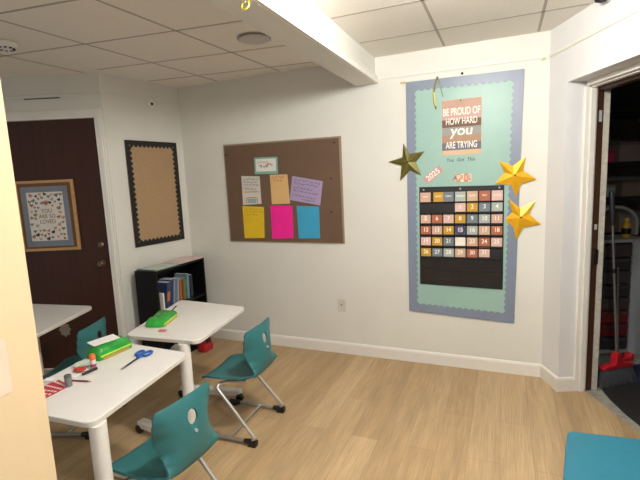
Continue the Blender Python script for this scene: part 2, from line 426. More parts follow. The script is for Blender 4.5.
MB().prism([(-.102, .062), (.102, .058), (.100, -.052), (-.103, -.048)], -.002, -.0011, 'y').build('panel', mat('card_white', (222, 226, 216), .7), c)
b = MB(); scrawl(b, -.09, .02, .03, .018, -.0025, .0015, 3); b.build('handwriting', INK, c)
b = MB(); scrawl(b, -.07, .03, -.005, .03, -.0025, .003, 5); scrawl(b, .01, .07, .012, .03, -.0025, .003, 8); b.build('red_handwriting', REDINK, c)
c = paper('note', 'white note with dark writing and a boxed drawing, left end of the middle row', [(-2.207, 1.588), (-2.016, 1.577), (-2.014, 1.331), (-2.210, 1.324)], mat('note_grey_white', (206, 202, 194), .7),
      [(-.08, .08, .1, .022), (-.08, .07, .075, .018), (-.075, .08, .05, .016), (-.07, .06, .012, .012)])
b = MB()
for q in ([(-.075, -.01), (.075, -.01), (.075, -.018), (-.075, -.018)], [(-.055, -.062), (.055, -.062), (.055, -.07), (-.055, -.07)], [(-.06, -.07), (-.052, -.07), (-.055, -.12), (-.063, -.12)], [(.052, -.07), (.06, -.07), (.063, -.12), (.055, -.12)]):
    b.prism(q, -.0018, -.0011, 'y')
b.build('drawn_box', mat('tan_marker', (176, 140, 90), .7), c)
MB().prism([(-.045, -.075), (.045, -.075), (.045, -.115), (-.045, -.115)], -.0018, -.0011, 'y').build('drawn_screen', mat('grey_blue_marker', (150, 164, 170), .7), c)
paper('note', 'tan manila note with a short red heading, middle of the middle row', [(-1.911, 1.586), (-1.738, 1.583), (-1.726, 1.328), (-1.908, 1.325)], mat('manila', (214, 176, 118), .7),
      [(-.075, .06, .105, .022), (-.06, .03, .078, .02)], ink=REDINK)
paper('note', 'tilted lilac card with lines of handwriting, right end of the middle row', [(-1.690, 1.566), (-1.407, 1.510), (-1.440, 1.307), (-1.727, 1.360)], mat('lilac_card', (168, 150, 188), .7),
      [(-.12, .12, .078, .02), (-.12, .10, .05, .016), (-.12, .06, .012, .018), (-.12, .11, -.015, .016), (-.12, .11, -.055, .016), (-.03, .1, -.08, .014)])
paper('note', 'yellow sheet with faint heading, left end of the bottom row', [(-2.218, 1.315), (-1.992, 1.302), (-2.004, 1.020), (-2.217, 1.016)], mat('yellow_paper', (226, 190, 34), .7),
      [(-.08, .08, .12, .014), (-.08, .09, .098, .012), (-.07, .05, .07, .012)], ink=mat('olive_ink', (130, 110, 30), .7))
paper('note', 'blank hot pink sheet in the middle of the bottom row', [(-1.925, 1.313), (-1.705, 1.309), (-1.709, 1.024), (-1.924, 1.013)], mat('hot_pink_paper', (240, 30, 150), .7))
paper('note', 'blank sky blue sheet at the right end of the bottom row', [(-1.663, 1.306), (-1.452, 1.298), (-1.456, 1.023), (-1.659, 1.020)], mat('sky_blue_paper', (58, 160, 200), .7))

# ---------------------------------------------------------------- mint board, poster, calendar, stars
t = thing('display_board', 'tall mint paper display board with scalloped blue border on the back wall', 'board', (-.292, -.001, 1.322))
MB().prism([(-.395, .895), (.403, .885), (.372, -.915), (-.398, -.878)], -.008, -.0005, 'y').build('backing_paper', MINT, t)
b = MB()
def edge_strip(b, p, q, inn, dy=0, bw=.062, amp=.013, pitch=.046):
    p = Vector(p); q = Vector(q); d = (q-p); L_ = d.length; d.normalize(); n = Vector(inn); n = (n-d*n.dot(d)).normalized()
    k = int(L_/pitch)*6; fr = []; bk = []
    for i in range(k+1):
        s_ = L_*i/k; dep = bw+amp*abs(math.sin(PI*i/6))
        a = p+d*s_; c_ = a+n*dep
        fr.append([b.bm.verts.new((v.x, -.0105-dy, v.y)) for v in (a, c_)]); bk.append([b.bm.verts.new((v.x, -.0082-dy, v.y)) for v in (a, c_)])
    for i in range(k):
        b.bm.faces.new((fr[i][0], fr[i+1][0], fr[i+1][1], fr[i][1])); b.bm.faces.new((fr[i][1], fr[i+1][1], bk[i+1][1], bk[i][1])); b.bm.faces.new((fr[i][0], bk[i][0], bk[i+1][0], fr[i+1][0])); b.bm.faces.new((bk[i][0], bk[i][1], bk[i+1][1], bk[i+1][0]))
cs = [(-.403, .903), (.412, .892), (.376, -.924), (-.406, -.886)]
edge_strip(b, cs[0], cs[1], (0, -1)); edge_strip(b, cs[1], cs[2], (-1, 0), -.0006); edge_strip(b, cs[2], cs[3], (0, 1)); edge_strip(b, cs[3], cs[0], (1, 0), -.0006)
b.build('scalloped_border', PERI, t)
# handwritten line straight on the paper
text('handwriting', 'You  Got  This', .035, mat('grey_ink', (70, 96, 96), .7), t, (-.008, -.0085, .302), sx=.95, shear=.2)

t = thing('poster', 'striped poster with white lettering on the mint display board', 'poster', (-.293, -.0105, 1.863))
bands = [(.2, .055, (196, 148, 132)), (.055, .005, (196, 148, 132)), (.005, -.055, (116, 78, 56)), (-.055, -.1, (150, 146, 142)), (-.1, -.14, (172, 128, 98)), (-.1, -.168, (98, 98, 112))]
MB().box(-.139, -.001, -.203, .139, .0004, .198).build('sheet', mat('poster_tan', (208, 178, 146), .6), t)
for z0, z1, cc in ((.135, .055, (198, 160, 150)), (.055, .0, (110, 80, 62)), (0, -.057, (150, 148, 144)), (-.057, -.112, (170, 134, 108)), (-.112, -.166, (104, 104, 118))):
    MB().box(-.137, -.0018, z1, .137, -.0011, z0).build('colour_band', mat('band_%d%d' % (cc[0], cc[1]), cc, .6), t)
MB().box(-.137, -.0018, .1352, .137, -.0011, .194).build('colour_band', mat('band_top', (190, 154, 136), .6), t)
for s_, z, sz, sx in (('BE PROUD OF', .108, .074, .56), ('HOW HARD', .040, .066, .60), ('you', -.028, .10, 1.05), ('ARE TRYING', -.132, .068, .58)):
    text('lettering', s_, sz, CARDW, t, (0, -.0024, z), sx=sx, shear=.12 if s_ == 'you' else 0)
b = MB(); b.lathe([(.005, -.0012), (.005, -.004), (.003, -.006)], (-.005, 0, .188), 8, 'y'); b.build('push_pin', INK, t)
t = thing('year_tag', 'tilted pink tag reading 2025 on the mint display board', 'sign', (-.4985, -.0105, 1.523)); t.rotation_euler = (0, -math.radians(38), 0)
MB().box(-.077, -.001, -.029, .077, .0004, .029).build('tag_card', mat('dusty_pink_card', (200, 152, 146), .7), t)
text('lettering', '2025', .058, CARDW, t, (0, -.0016, 0))
t = thing('month_sign', 'row of small coloured letter cards above the black pocket chart', 'sign', (-.286, -.0105, 1.491))
for i, (ch, cc, ic) in enumerate((('A', (196, 180, 160), (110, 80, 60)), ('P', (214, 140, 92), (250, 240, 226)), ('R', (236, 222, 200), (190, 110, 60)), ('I', (206, 122, 66), (250, 240, 226)), ('L', (228, 190, 178), (160, 96, 84)))):
    x = -.052+.026*i
    MB().box(x-.0118, -.001, -.029, x+.0118, .0004, .029).build('letter_card', mat('letter_card_%d' % i, cc, .7), t)
    text('letter', ch, .05, mat('letter_ink_%d' % i, ic, .7), t, (x, -.0016, 0), sx=.75)

t = thing('pocket_chart', 'black fabric calendar pocket chart full of coloured number cards', 'calendar', (-.300, -.0105, 1.045))
MB().prism([(-.303, .388), (.303, .382), (.302, -.391), (-.306, -.379)], -.006, .0003, 'y').build('fabric', BLKC, t, bevel=.001)
for k in range(6):
    z = .275-.0868*k
    MB().box(-.297, -.0085, z-.004-.012, .297, -.0062, z-.004).build('pocket_seam', mat('clear_pocket_hem', (26, 25, 27), .25), t)
MB().box(-.297, -.0075, -.247, .297, -.0062, -.170).build('storage_pocket', mat('clear_dark_vinyl', (38, 34, 33), .18, bump=.3, bscale=20), t)
MB().box(-.297, -.0075, -.345, .297, -.0062, -.262).build('storage_pocket', mat('clear_dark_vinyl', (38, 34, 33), .18), t)
for x in (-.27, .0, .27):
    b = MB(); b.lathe([(.007, -.0062), (.007, -.0085)], (x, 0, .366), 10, 'y'); b.build('grommet', STEEL, t)
PAL = dict(k=(216, 182, 172), o=(194, 150, 44), s=(112, 122, 132), g=(168, 178, 172), t=(204, 172, 146), r=(172, 102, 74), p=(206, 168, 150), w=(236, 230, 216), v=(92, 84, 116), m=(196, 160, 132))
NAMES = dict(k='pink', o='ochre', s='slate grey', g='sage grey', t='tan', r='rust', p='pale tan-pink', w='white', v='violet-ringed', m='light brown')
def ccard(name, label, x, z, col, body, group, wd=.0745, y=-.0182, small=False):
    t = thing(name, label, 'card', (x, y, z), group=group)
    b = MB(); b.box(-wd/2, -.0008, -.0365, wd/2, .0008, .0365); b.build('card_face', mat('card_'+col, PAL[col], .6), t)
    if body:
        for i, s_ in enumerate(body.split('|')):
            text('lettering', s_, .017 if small else .044, CARDW, t, (0, -.0014, -.001 if not small else .004-.022*i), sx=.62 if small else .9)
    return t
CX = [-.5565+.0855*i for i in range(7)]
heads = [('p', 'Sunday'), ('o', 'Monday'), ('s', 'Tuesday'), ('g', 'Wednesday'), ('t', 'Thursday'), ('r', 'Friday'), ('k', 'Saturday')]
for i, (c_, s_) in enumerate(heads):
    z = 1.353+(.001 if i > 3 else 0)
    ccard('weekday_card', '%s weekday heading card reading %s, top row of the pocket chart' % (NAMES[c_], s_.upper()), CX[i]+(.012 if i == 1 else 0), z, c_, s_.upper(), 'weekday cards in the pocket chart', .078 if i == 0 else .0745, y=-.0200 if i == 0 else -.0182, small=True).children
rows = ['...kosg', 'trkosgp', 'rkovgtr', 'kosmtrk', 'osgtrk.']
rows[2] = 'rpovgtr'; rows[3] = 'koswtrk'
day = 0
for r_, row in enumerate(rows):
    for c_, ch in enumerate(row):
        if ch == '.': continue
        day += 1; z = 1.276-.0868*r_
        if ch == 'w':
            o = ccard('number_card', 'plain white card between the 21 and 23 cards in the pocket chart', CX[c_], z, 'w', '', 'number cards in the pocket chart')
            continue
        nm = '%s number card %d in the black pocket chart' % (NAMES[ch], day)
        o = ccard('number_card', nm, CX[c_], z+(.004 if day in (31,) else 0), ch, str(day), 'number cards in the pocket chart')
        if ch == 'v':
            b = MB()
            for k in range(28):
                a0, a1 = 2*PI*k/28, 2*PI*(k+1)/28
                b.prism([(.026*math.cos(a0), .026*math.sin(a0)), (.036*math.cos(a0), .036*math.sin(a0)), (.036*math.cos(a1), .036*math.sin(a1)), (.026*math.cos(a1), .026*math.sin(a1))], -.0022, -.0009, 'y')
            b.build('ring_marker', mat('navy_ring', (52, 50, 92), .5), o)
# foil stars: raised folded centre
def star(label, pts, m, dep=.022, y=-.012, holder=None):
    cx = sum(p[0] for p in pts)/10; cz = sum(p[1] for p in pts)/10
    b = MB(); bm = b.bm; top = bm.verts.new((0, -dep, 0)); ring = []; back = []
    for i, p in enumerate(pts):
        x, z = p[0]-cx, p[1]-cz
        ring.append(bm.verts.new((x, -.002, z))); back.append(bm.verts.new((x, 0, z)))
    for i in range(10):
        j = (i+1) % 10
        bm.faces.new((top, ring[i], ring[j])); bm.faces.new((ring[i], back[i], back[j], ring[j]))
    bm.faces.new(back)
    t = thing('foil_star', label, 'star', (cx, y, cz), group='foil stars on the mint display board')
    b.build('star_body', m, t)
    b = MB(); b.lathe([(.006, 0), (.007, -.003), (.003, -.005)], (.004, -dep+.0005, .002), 10, 'y'); b.build('tack', INK, t)
star('olive-gold foil star on the left edge of the mint display board', [(-.721, 1.775), (-.675, 1.69), (-.56, 1.703), (-.625, 1.626), (-.587, 1.52), (-.673, 1.564), (-.752, 1.487), (-.738, 1.607), (-.842, 1.638), (-.73, 1.668)], OLIVE)
star('upper bright gold foil star on the right edge of the mint display board', [(.138, 1.621), (.124, 1.524), (.211, 1.461), (.114, 1.432), (.081, 1.339), (.046, 1.428), (-.06, 1.438), (.002, 1.516), (-.037, 1.605), (.057, 1.56)], GOLD, y=-.0135)
star('lower bright gold foil star beside the right edge of the pocket chart', [(.206, 1.312), (.166, 1.217), (.246, 1.143), (.131, 1.122), (.086, 1.026), (.067, 1.122), (.012, 1.177), (.056, 1.232), (.036, 1.327), (.111, 1.258)], GOLD, y=-.0135)
# hanging olive ribbon, bits of tape, tack
t = thing('hanging_ribbon', 'olive and gold ribbon loop hanging at the top of the mint board', 'ribbon', (-.462, -.0135, 2.228))
def ribbon(b, pts, w_=.012, th=.0012):
    pts = [Vector(p) for p in pts]
    for p, q in zip(pts, pts[1:]):
        d = (q-p).normalized(); n = Vector((-d.z, 0, d.x))*w_/2; n2 = Vector((0, th, 0))
        vs = [b.bm.verts.new(v) for v in (p-n, q-n, q+n, p+n, p-n-n2, q-n-n2, q+n-n2, p+n-n2)]
        for f in ((0,1,2,3), (7,6,5,4), (0,4,5,1), (1,5,6,2), (2,6,7,3), (3,7,4,0)): b.bm.faces.new([vs[i] for i in f])
b = MB(); ribbon(b, [(0, 0, 0), (-.018, -.003, -.05), (-.026, -.005, -.11), (-.022, -.008, -.17), (-.010, -.006, -.225)], .013); b.build('olive_tail', OLIVE, t)
b = MB(); ribbon(b, [(-.024, -.008, -.10), (-.020, -.012, -.16), (-.012, -.012, -.2)], .008); b.build('gold_tail', YEL, t)
b = MB(); ribbon(b, [(.004, 0, 0), (.018, -.004, -.05), (.030, -.004, -.10), (.040, -.002, -.14)], .007); b.build('thin_tail', mat('grey_green_ribbon', (110, 130, 110), .4), t)
b = MB(); b.lathe([(.008, -.0005), (.008, -.006), (.004, -.009)], (0, 0, 0), 10, 'y'); b.build('tack', OLIVE, t)
t = tag(MB().box(-.736, -.004, 2.218, -.694, -.0008, 2.232).build('tape_piece', mat('yellowed_tape', (206, 182, 120), .5)), 'yellowed tape piece at the top left corner of the mint board', 'tape')
t.location.y = -.0115
t = tag(MB().prism([(.222, 2.252), (.250, 2.258), (.252, 2.272), (.226, 2.266)], -.004, -.0008, 'y').build('tape_piece', mat('green_yellow_tape', (186, 186, 120), .5)), 'greenish tape scrap in the right corner of the back wall', 'tape')
b = MB(); b.lathe([(.009, -.0005), (.009, -.007), (.005, -.010)], (-.288, 0, 2.238), 10, 'y'); tag(b.build('push_pin', INK, smooth=True), 'dark push pin above the top edge of the mint board', 'pin')

# outlet
t = thing('wall_outlet', 'small white outlet plate low on the back wall', 'outlet', (-1.285, -.001, .434))
MB().box(-.036, -.007, -.057, .036, -.0003, .057).build('plate', mat('outlet_ivory', (206, 202, 188), .45), t, bevel=.002)
b = MB(); b.lathe([(.007, -.0072), (.006, -.0088)], (0, 0, .006), 12, 'y'); b.build('socket', BLKP, t)

# ---------------------------------------------------------------- ceiling items
t = thing('smoke_detector', 'round white smoke detector on the ceiling at the far left', 'detector', (-2.806, -1.591, CH-.0045))
b = MB(); b.lathe([(.066, 0), (.066, -.012), (.055, -.03), (.03, -.036)], seg=28); b.build('housing', WHITEP, t, smooth=True)
b = MB()
for k in range(10):
    a = 2*PI*k/10; c_ = Vector((math.cos(a), math.sin(a))); n_ = Vector((-c_.y, c_.x))*.006
    b.prism([tuple(c_*.036-n_), tuple(c_*.050-n_), tuple(c_*.050+n_), tuple(c_*.036+n_)], -.0375, -.0325)
b.build('vent_slots', INK, t)
t = thing('ceiling_speaker', 'unlit round flush disc on the ceiling left of the beam', 'ceiling fixture', (-1.478, -.885, CH-.0045))
b = MB(); b.lathe([(.106, 0), (.106, -.005), (.1, -.006)], seg=36); b.build('rim', mat('dark_grey_rim', (140, 134, 128), .5), t, smooth=True)
b = MB(); b.lathe([(.1, -.0062), (.098, -.010), (.06, -.014), (.02, -.015)], seg=36); b.build('diffuser', mat('lilac_white_diffuser', (196, 188, 190), .4), t, smooth=True)
LAMPM = bpy.data.materials.new('lamp_diffuser_glow'); LAMPM.use_nodes = True
LAMPM.node_tree.nodes['Principled BSDF'].inputs['Emission Color'].default_value = (1, .93, .82, 1); LAMPM.node_tree.nodes['Principled BSDF'].inputs['Emission Strength'].default_value = 4
for lab, lx, ly in (('lit round ceiling lamp nearest the beam, above the middle of the floor', -.2, -1.85), ('added round fill lamp on the ceiling behind the viewer', .2, -3.4)):  # second fixture is invented to house the rear fill
    t = thing('ceiling_lamp', lab, 'lamp', (lx, ly, CH-.0045), group='round ceiling lamps')
    b = MB(); b.lathe([(.12, 0), (.12, -.02), (.11, -.022)], seg=36); b.build('rim', LGREY, t, smooth=True)
    b = MB(); b.lathe([(.105, -.0222), (.102, -.025), (.06, -.027)], seg=36); b.build('diffuser', LAMPM, t, smooth=True)
# yellow ring and white hooks on the beam
t = thing('paper_ring', 'yellow paper ring hanging under the beam', 'ring', (-.958, -1.835, 2.2445))
b = MB(); n = 20
for r_, dz in ((.017, -.016),):
    pts = [(r_*math.cos(2*PI*k/n), .006*math.sin(2*PI*k/n), dz+r_*math.sin(2*PI*k/n)) for k in range(n+1)]; b.tube(pts, .0035, 6)
b.build('loops', YEL, t, smooth=True)
b = MB(); b.tube([(0, 0, -.001), (0, 0, -.006)], .003, 6); b.build('string', WHITEP, t)
# black dome high on the right wall
c_ = sd(.585, -.001); ar = math.atan2(-Nn.y, -Nn.x)
t = thing('security_camera', 'black dome camera mounted high on the right wall by the ceiling', 'camera', (c_[0], c_[1], 2.415), ar)
b = MB(); b.lathe([(.020, .0005), (.020, .012), (.016, .016)], axis='x', seg=18); b.build('mount_plate', LGREY, t, smooth=True)
b = MB(); b.lathe([(.010, .016), (.019, .022), (.022, .045), (.019, .068), (.008, .076)], axis='x', seg=22); b.build('dome', BLKP, t, smooth=True)

# ---------------------------------------------------------------- right doorway: casing, jamb, threshold
b = MB(); rbox(b, .2202, .236, .1085, .184, 0, 2.03); rbox(b, .2365, .246, .135, .172, 0, 2.02)
rbox(b, .2362, 1.1345, .1085, .184, 2.03, 2.0625); rbox(b, .2465, 1.12, .135, .172, 2.02, 2.0298); rbox(b, 1.135, 1.1498, .1085, .184, 0, 2.0625)
struct(b.build('trim_5', TRIM, bevel=.003))
b = MB(); rbox(b, .2035, .2305, .1855, .228, 0, 2.03); rbox(b, .231, 1.13, .1855, .248, 2.0, 2.03); rbox(b, 1.13, 1.15, .1855, .248, 0, 2.03)
jb = struct(b.build('door_2', JAMB, bevel=.002))
for z, h_, d_ in ((1.845, .035, .208), (1.138, .018, .208)):
    b = MB(); rbox(b, .2307, .2325, d_-.009, d_+.009, z-h_, z+h_); b.build('hinge_plate' if h_ > .03 else 'strike_plate', LGREY, jb)
b = MB(); rbox(b, .2307, .243, .200, .226, .89, .99); b.build('latch_box', BLKP, jb, bevel=.003)
b = MB(); rbox(b, .19, .2285, .2285, .268, 0, 2.03); struct(b.build('trim_6', PLAST))
# closet shell
struct(MB().prism([sd(-1.7, .2), sd(.19, .2), sd(.19, .186), sd(1.3, .186), sd(1.3, 2.4), sd(-1.7, 2.4)], -.06, -.004).build('floor_closet', CONC))
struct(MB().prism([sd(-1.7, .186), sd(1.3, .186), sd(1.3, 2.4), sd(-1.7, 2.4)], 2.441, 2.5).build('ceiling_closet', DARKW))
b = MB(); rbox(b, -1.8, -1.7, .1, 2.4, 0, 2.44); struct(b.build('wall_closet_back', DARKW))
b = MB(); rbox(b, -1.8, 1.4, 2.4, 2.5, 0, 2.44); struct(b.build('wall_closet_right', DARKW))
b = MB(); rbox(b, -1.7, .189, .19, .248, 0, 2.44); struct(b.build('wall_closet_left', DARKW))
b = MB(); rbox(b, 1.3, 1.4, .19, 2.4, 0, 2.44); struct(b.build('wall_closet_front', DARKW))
# mat
mp_ = [sd(.17, .34), sd(.20, .315), sd(.26, .295), sd(.36, .27), sd(.55, .245), sd(1.1, .225), sd(1.1, 1.15), sd(.17, 1.15)]
tag(MB().prism(mp_, -.003, .006).build('floor_mat', mat('black_rubber_mat', (26, 24, 25), .85, var=.5, scale=220)), 'black floor mat just inside the dark closet doorway', 'mat')
tag(MB().prism([sd(-.12, .42), sd(.165, .42), sd(.165, .95), sd(-.12, .95)], -.003, .005).build('floor_cloth', mat('navy_cloth', (28, 36, 70), .9, var=.2, scale=60)), 'navy blue cloth on the closet floor behind the broom', 'cloth')
# broom
bx, by = sd(.16, .44)
t = thing('broom', 'red broom with grey bristles and a silver handle leaning in the closet', 'broom', (bx, by, .0065), math.atan2(.21, .27))
def lean(z): return (-.085*(z-.2)/1.15, .02*(z-.2))
b = MB()
for k in range(34):
    for j in range(3):
        x = -.118+.236*k/33; y = (j-1)*.016; fl_ = 1+.32*(1)
        b.tube([(x, y, .122), (x*1.17+.004*math.sin(k*2.1+j), y*1.5, .07), (x*1.38+.006*math.sin(k*3.7+j*2), y*1.9, .0005)], .0042, 4)
b.build('bristles', mat('grey_bristles', (74, 76, 82), .8, var=.2, scale=60), t)
b = MB(); b.prism([(-.132, .118), (.132, .118), (.136, .134), (.1, .146), (.03, .152), (.018, .23), (-.018, .23), (-.03, .152), (-.1, .146), (-.136, .134)], -.026, .026, 'y'); b.build('head', RED, t, bevel=.006)
b = MB(); b.tube([(0, 0, .22), (*lean(1.15), 1.15)], .008, 12); b.build('handle', mat('dull_silver', (128, 126, 124), .4, metal=.6), t, smooth=True)
b = MB(); b.tube([(*lean(1.13), 1.13), (*lean(1.16), 1.16), (*lean(1.34), 1.34), (*lean(1.36), 1.36)], [.013, .017, .016, .008], 12); b.build('grip', mat('dark_navy_grip', (24, 24, 36), .6), t, smooth=True)
b = MB(); b.tube([(*lean(.8), .8), (*lean(.83), .83)], .014, 12); b.build('collar', BLKP, t)
# dustpan clipped to broom handle (second rod and red rim)
cx_, cy_ = sd(.115, .47)
t = thing('dustpan', 'red long-handled dustpan standing behind the red broom', 'dustpan', (cx_, cy_, .0065), math.atan2(.21, .27))
b = MB(); b.tube([(.04, .02, .14), (.012, .03, .82)], .007, 10); b.build('handle', mat('dull_silver', (128, 126, 124), .4, metal=.6), t, smooth=True)
b = MB(); b.prism([(.03, .12), (.165, .12), (.175, .165), (.15, .18), (.13, .152), (.05, .148)], .0, .05, 'y'); b.build('pan', RED, t, bevel=.004)
# drawer cart
ccx, ccy = sd(-.42, .77); ac = math.atan2(-E.y, -E.x)+PI    # local +x = E (towards the doorway)
t = thing('drawer_cart', 'grey framed plastic drawer cart with full drawers inside the closet', 'drawer cart', (ccx, ccy, 0), math.atan2(E.y, E.x))
b = MB()
for y in (-.165, .155):
    b.box(.10, y-.004 if y < 0 else y-.07, 0, .125, y+.02 if y < 0 else y+.05, .955); b.box(-.125, y-.005, 0, -.1, y+.02, .955)
b.box(-.125, -.165, .93, .125, .2, .955); b.box(-.12, -.16, .02, .12, .19, .05)
b.build('frame', mat('grey_cart_frame', (168, 174, 178), .5), t, bevel=.003)
dm = [mat('smoke_drawer', (64, 60, 66), .35), mat('smoke_drawer_b', (84, 74, 74), .35), mat('maroon_drawer', (140, 40, 46), .4)]
for k in range(8):
    z = .06+.108*k
    d_ = MB().box(-.11, -.135, z, .118, .08, z+.098).build('drawer', dm[2] if k in (2, 1) else dm[k % 2], t, bevel=.004)
    MB().box(.1185, -.12, z+.07, .132, .072, z+.088).build('drawer_lip', mat('drawer_lip_grey', (82, 80, 84), .4), d_, bevel=.003)
# things on the cart
bx_, by_ = sd(-.40, .865)
t = thing('bottle', 'yellow bottle with black label standing on the grey drawer cart', 'bottle', (bx_, by_, .956))
b = MB(); b.lathe([(.03, 0), (.033, .01), (.033, .09), (.026, .11), (.014, .12), (.014, .128)], seg=20); b.build('body', mat('amber_yellow', (206, 160, 50), .3), t, smooth=True)
b = MB(); b.lathe([(.0335, .028), (.0335, .075)], seg=20); b.build('label', BLKP, t)
b = MB(); b.lathe([(.018, .1285), (.018, .15), (.015, .155)], seg=16); b.build('cap', mat('gold_cap', (214, 176, 70), .35), t, smooth=True)
# low shelf behind the cart with a pale arched bin
hx, hy = sd(-.75, .95)
t = thing('storage_bin', 'pale arched storage bin behind the drawer cart in the closet', 'bin', (hx, hy, .93), math.atan2(E.y, E.x))
b = MB(); pts = []
for k in range(13): a = PI*k/12; pts.append((-.2*math.cos(a), .10+.16*math.sin(a)))
inner = [(x*.86, .10+(z-.10)*.86) for x, z in pts][::-1]
b.prism([(-.2, 0)]+pts+[(.2, 0), (.172, 0)]+inner+[(-.172, 0)], -.12, .1, 'x'); b.build('arch', mat('pale_grey_plastic', (178, 178, 168), .5), t)
b = MB(); b.box(-.12, -.17, 0, -.10, .17, .22); b.build('back_panel', mat('brown_board', (112, 88, 62), .6), t)
# shelving unit at the back of the closet
sx_, sy_ = sd(-1.15, 1.25)
t = thing('shelving_unit', 'dark shelving unit along the back of the closet', 'shelf', (sx_, sy_, 0), math.atan2(E.y, E.x))
b = MB()
for y in (-.55, .55):
    for x in (-.2, .2): b.box(x-.015, y-.015, 0, x+.015, y+.015, 2.1)
b.build('posts', mat('dark_shelf_metal', (36, 36, 38), .5), t)
for z in (.45, .9, 1.245, 1.56, 2.0): MB().box(-.22, -.57, z-.02, .22, .57, z).build('shelf', mat('dark_shelf_metal', (36, 36, 38), .5), t)
def cbox(name, label, s_, d_, z, wx, wy, h_, rgb):
    x, y = sd(s_, d_)
    t = thing(name, label, 'box', (x, y, z+.001), math.atan2(E.y, E.x), group='boxes on the closet shelves')
    MB().box(-wx/2, -wy/2, 0, wx/2, wy/2, h_).build('body', mat(name+str(rgb[0])+str(rgb[1]), rgb, .6), t, bevel=.004)
    MB().box(-wx/2-.004, -wy/2-.004, h_+.0005, wx/2+.004, wy/2+.004, h_+.02).build('lid', mat('lid%d%d' % (rgb[0], rgb[1]), tuple(int(v*.8) for v in rgb), .6), t, bevel=.003)
cbox('storage_box', 'magenta box on the upper shelf of the dark closet', -1.02, 1.04, 1.56, .2, .11, .085, (190, 44, 90))
cbox('storage_box', 'large grey-brown box on the upper shelf of the dark closet', -1.02, 1.27, 1.56, .2, .26, .15, (140, 124, 118))
cbox('storage_box', 'pale grey box on the middle shelf of the dark closet', -1.02, 1.05, 1.245, .2, .14, .09, (170, 176, 172))
cbox('storage_box', 'brown box on the middle shelf of the dark closet', -1.02, 1.28, 1.245, .2, .2, .12, (130, 112, 98))

# ---------------------------------------------------------------- bookshelf in the corner
t = thing('bookshelf', 'low black bookshelf in the far left corner', 'bookshelf', (-2.868, -.10, 0), math.radians(1.5))
# local: +x to the room, -y to the viewer, 0 at the far back corner
Lb, Db, Hb = .65, .225, .835
MB().box(0, -.018, 0, Db, 0, Hb-.019).build('side_panel', BLACK, t, bevel=.001); MB().box(0, -Lb, 0, Db, -Lb+.018, Hb-.019).build('side_panel', BLACK, t, bevel=.001)
MB().box(0, -Lb, Hb-.0185, Db, 0, Hb).build('top', BLACK, t, bevel=.001)
for z in (.03, .47): MB().box(.006, -Lb+.0185, z, Db-.004, -.0185, z+.018).build('shelf', BLACK, t)
MB().box(0, -Lb+.0185, 0, .0055, -.0185, Hb-.019).build('back_panel', BLACK, t)
MB().box(Db-.02, -Lb+.0185, 0, Db-.006, -.0185, .0295).build('kickboard', BLACK, t)
def shelf_pt(x, y): a = math.radians(1.5); return (-2.868+x*math.cos(a)-y*math.sin(a), -.10+x*math.sin(a)+y*math.cos(a))
books = [(.018, .15, (226, 222, 214), 'white spined book at the near end of the black bookshelf', 0, .215), (.05, .235, (58, 78, 128), 'large dark blue book with an orange picture in the black bookshelf', .18, .17), (.03, .25, (44, 66, 120), 'navy blue book leaning in the black bookshelf', .14, .17),
         (.02, .25, (176, 190, 206), 'pale blue-grey book leaning in the black bookshelf', .14, .17), (.024, .245, (120, 150, 190), 'mid blue book beside the pale blue-grey one in the bookshelf', .14, .17),
         (.022, .235, (206, 208, 204), 'off-white book in the middle of the bookshelf row', .1, .16), (.026, .225, (206, 128, 76), 'orange book in the black bookshelf', .05, .16), (.02, .21, (170, 66, 60), 'red book next to the orange one in the bookshelf', .05, .16),
         (.026, .22, (120, 168, 60), 'lime green book in the black bookshelf', .04, .16), (.03, .255, (140, 180, 206), 'sky blue book near the far end of the black bookshelf', .04, .17), (.04, .235, (46, 48, 66), 'charcoal book at the far end of the black bookshelf', 0, .17)]
y = -Lb+.05
for i, (th, h_, rgb, lb, lean_, dp) in enumerate(books):
    if i == 1: y += .055
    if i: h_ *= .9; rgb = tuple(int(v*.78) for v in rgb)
    dx = h_*math.sin(lean_)
    x_, y_ = shelf_pt(.045, y)
    tb = thing('book', lb, 'book', (x_, y_, .4885), math.radians(1.5), group='books on the black bookshelf')
    b = MB(); b.prism([(0, .0), (th, 0), (th+dx, h_), (dx, h_)], 0, dp-.03, 'x') 
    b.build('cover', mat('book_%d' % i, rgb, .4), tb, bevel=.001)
    b = MB(); q = .0025; b.prism([(q, .001), (th-q, .001), (th-q+dx, h_+.0012), (q+dx, h_+.0012)], .003, dp-.035, 'x'); b.build('pages', WHITEP, tb)
    if i == 1:
        b = MB(); b.prism([(.008+.18*.05, .05), (.042+.18*.05, .05), (.042+.18*.13, .13), (.008+.18*.13, .13)], dp-.0298, dp-.0285, 'x'); b.build('cover_picture', mat('orange_print', (196, 110, 60), .5), tb)
    y += th+.0065 + (max(0, dx-books[i+1][1]*math.sin(books[i+1][4])) if i+1 < len(books) else 0)
# papers on top of the bookshelf
x_, y_ = shelf_pt(.115, -.165)
t = thing('paper_stack', 'pinkish papers lying along the far end of the bookshelf top', 'paper', (x_, y_, Hb+.001), math.radians(1.5))
for k in range(3):
    MB().prism(rect(.004*k, 0, .215, .33, .02*k-.03), .0035*k, .0035*k+.003).build('sheet', mat('pink_white_paper_%d' % (k % 2), ((226, 206, 200), (234, 228, 222))[k % 2], .7), t)
x_, y_ = shelf_pt(.12, -.497)
t = thing('folder', 'teal edged pale folder lying on the near end of the bookshelf top', 'folder', (x_, y_, Hb+.001), math.radians(-3))
MB().prism(rect(0, 0, .225, .27, .0), 0, .006).build('cover', mat('teal_folder', (70, 120, 112), .5), t)
MB().prism(rect(.01, .0, .19, .24, .03), .0065, .010).build('sheet', mat('pale_green_paper', (206, 214, 200), .7), t)
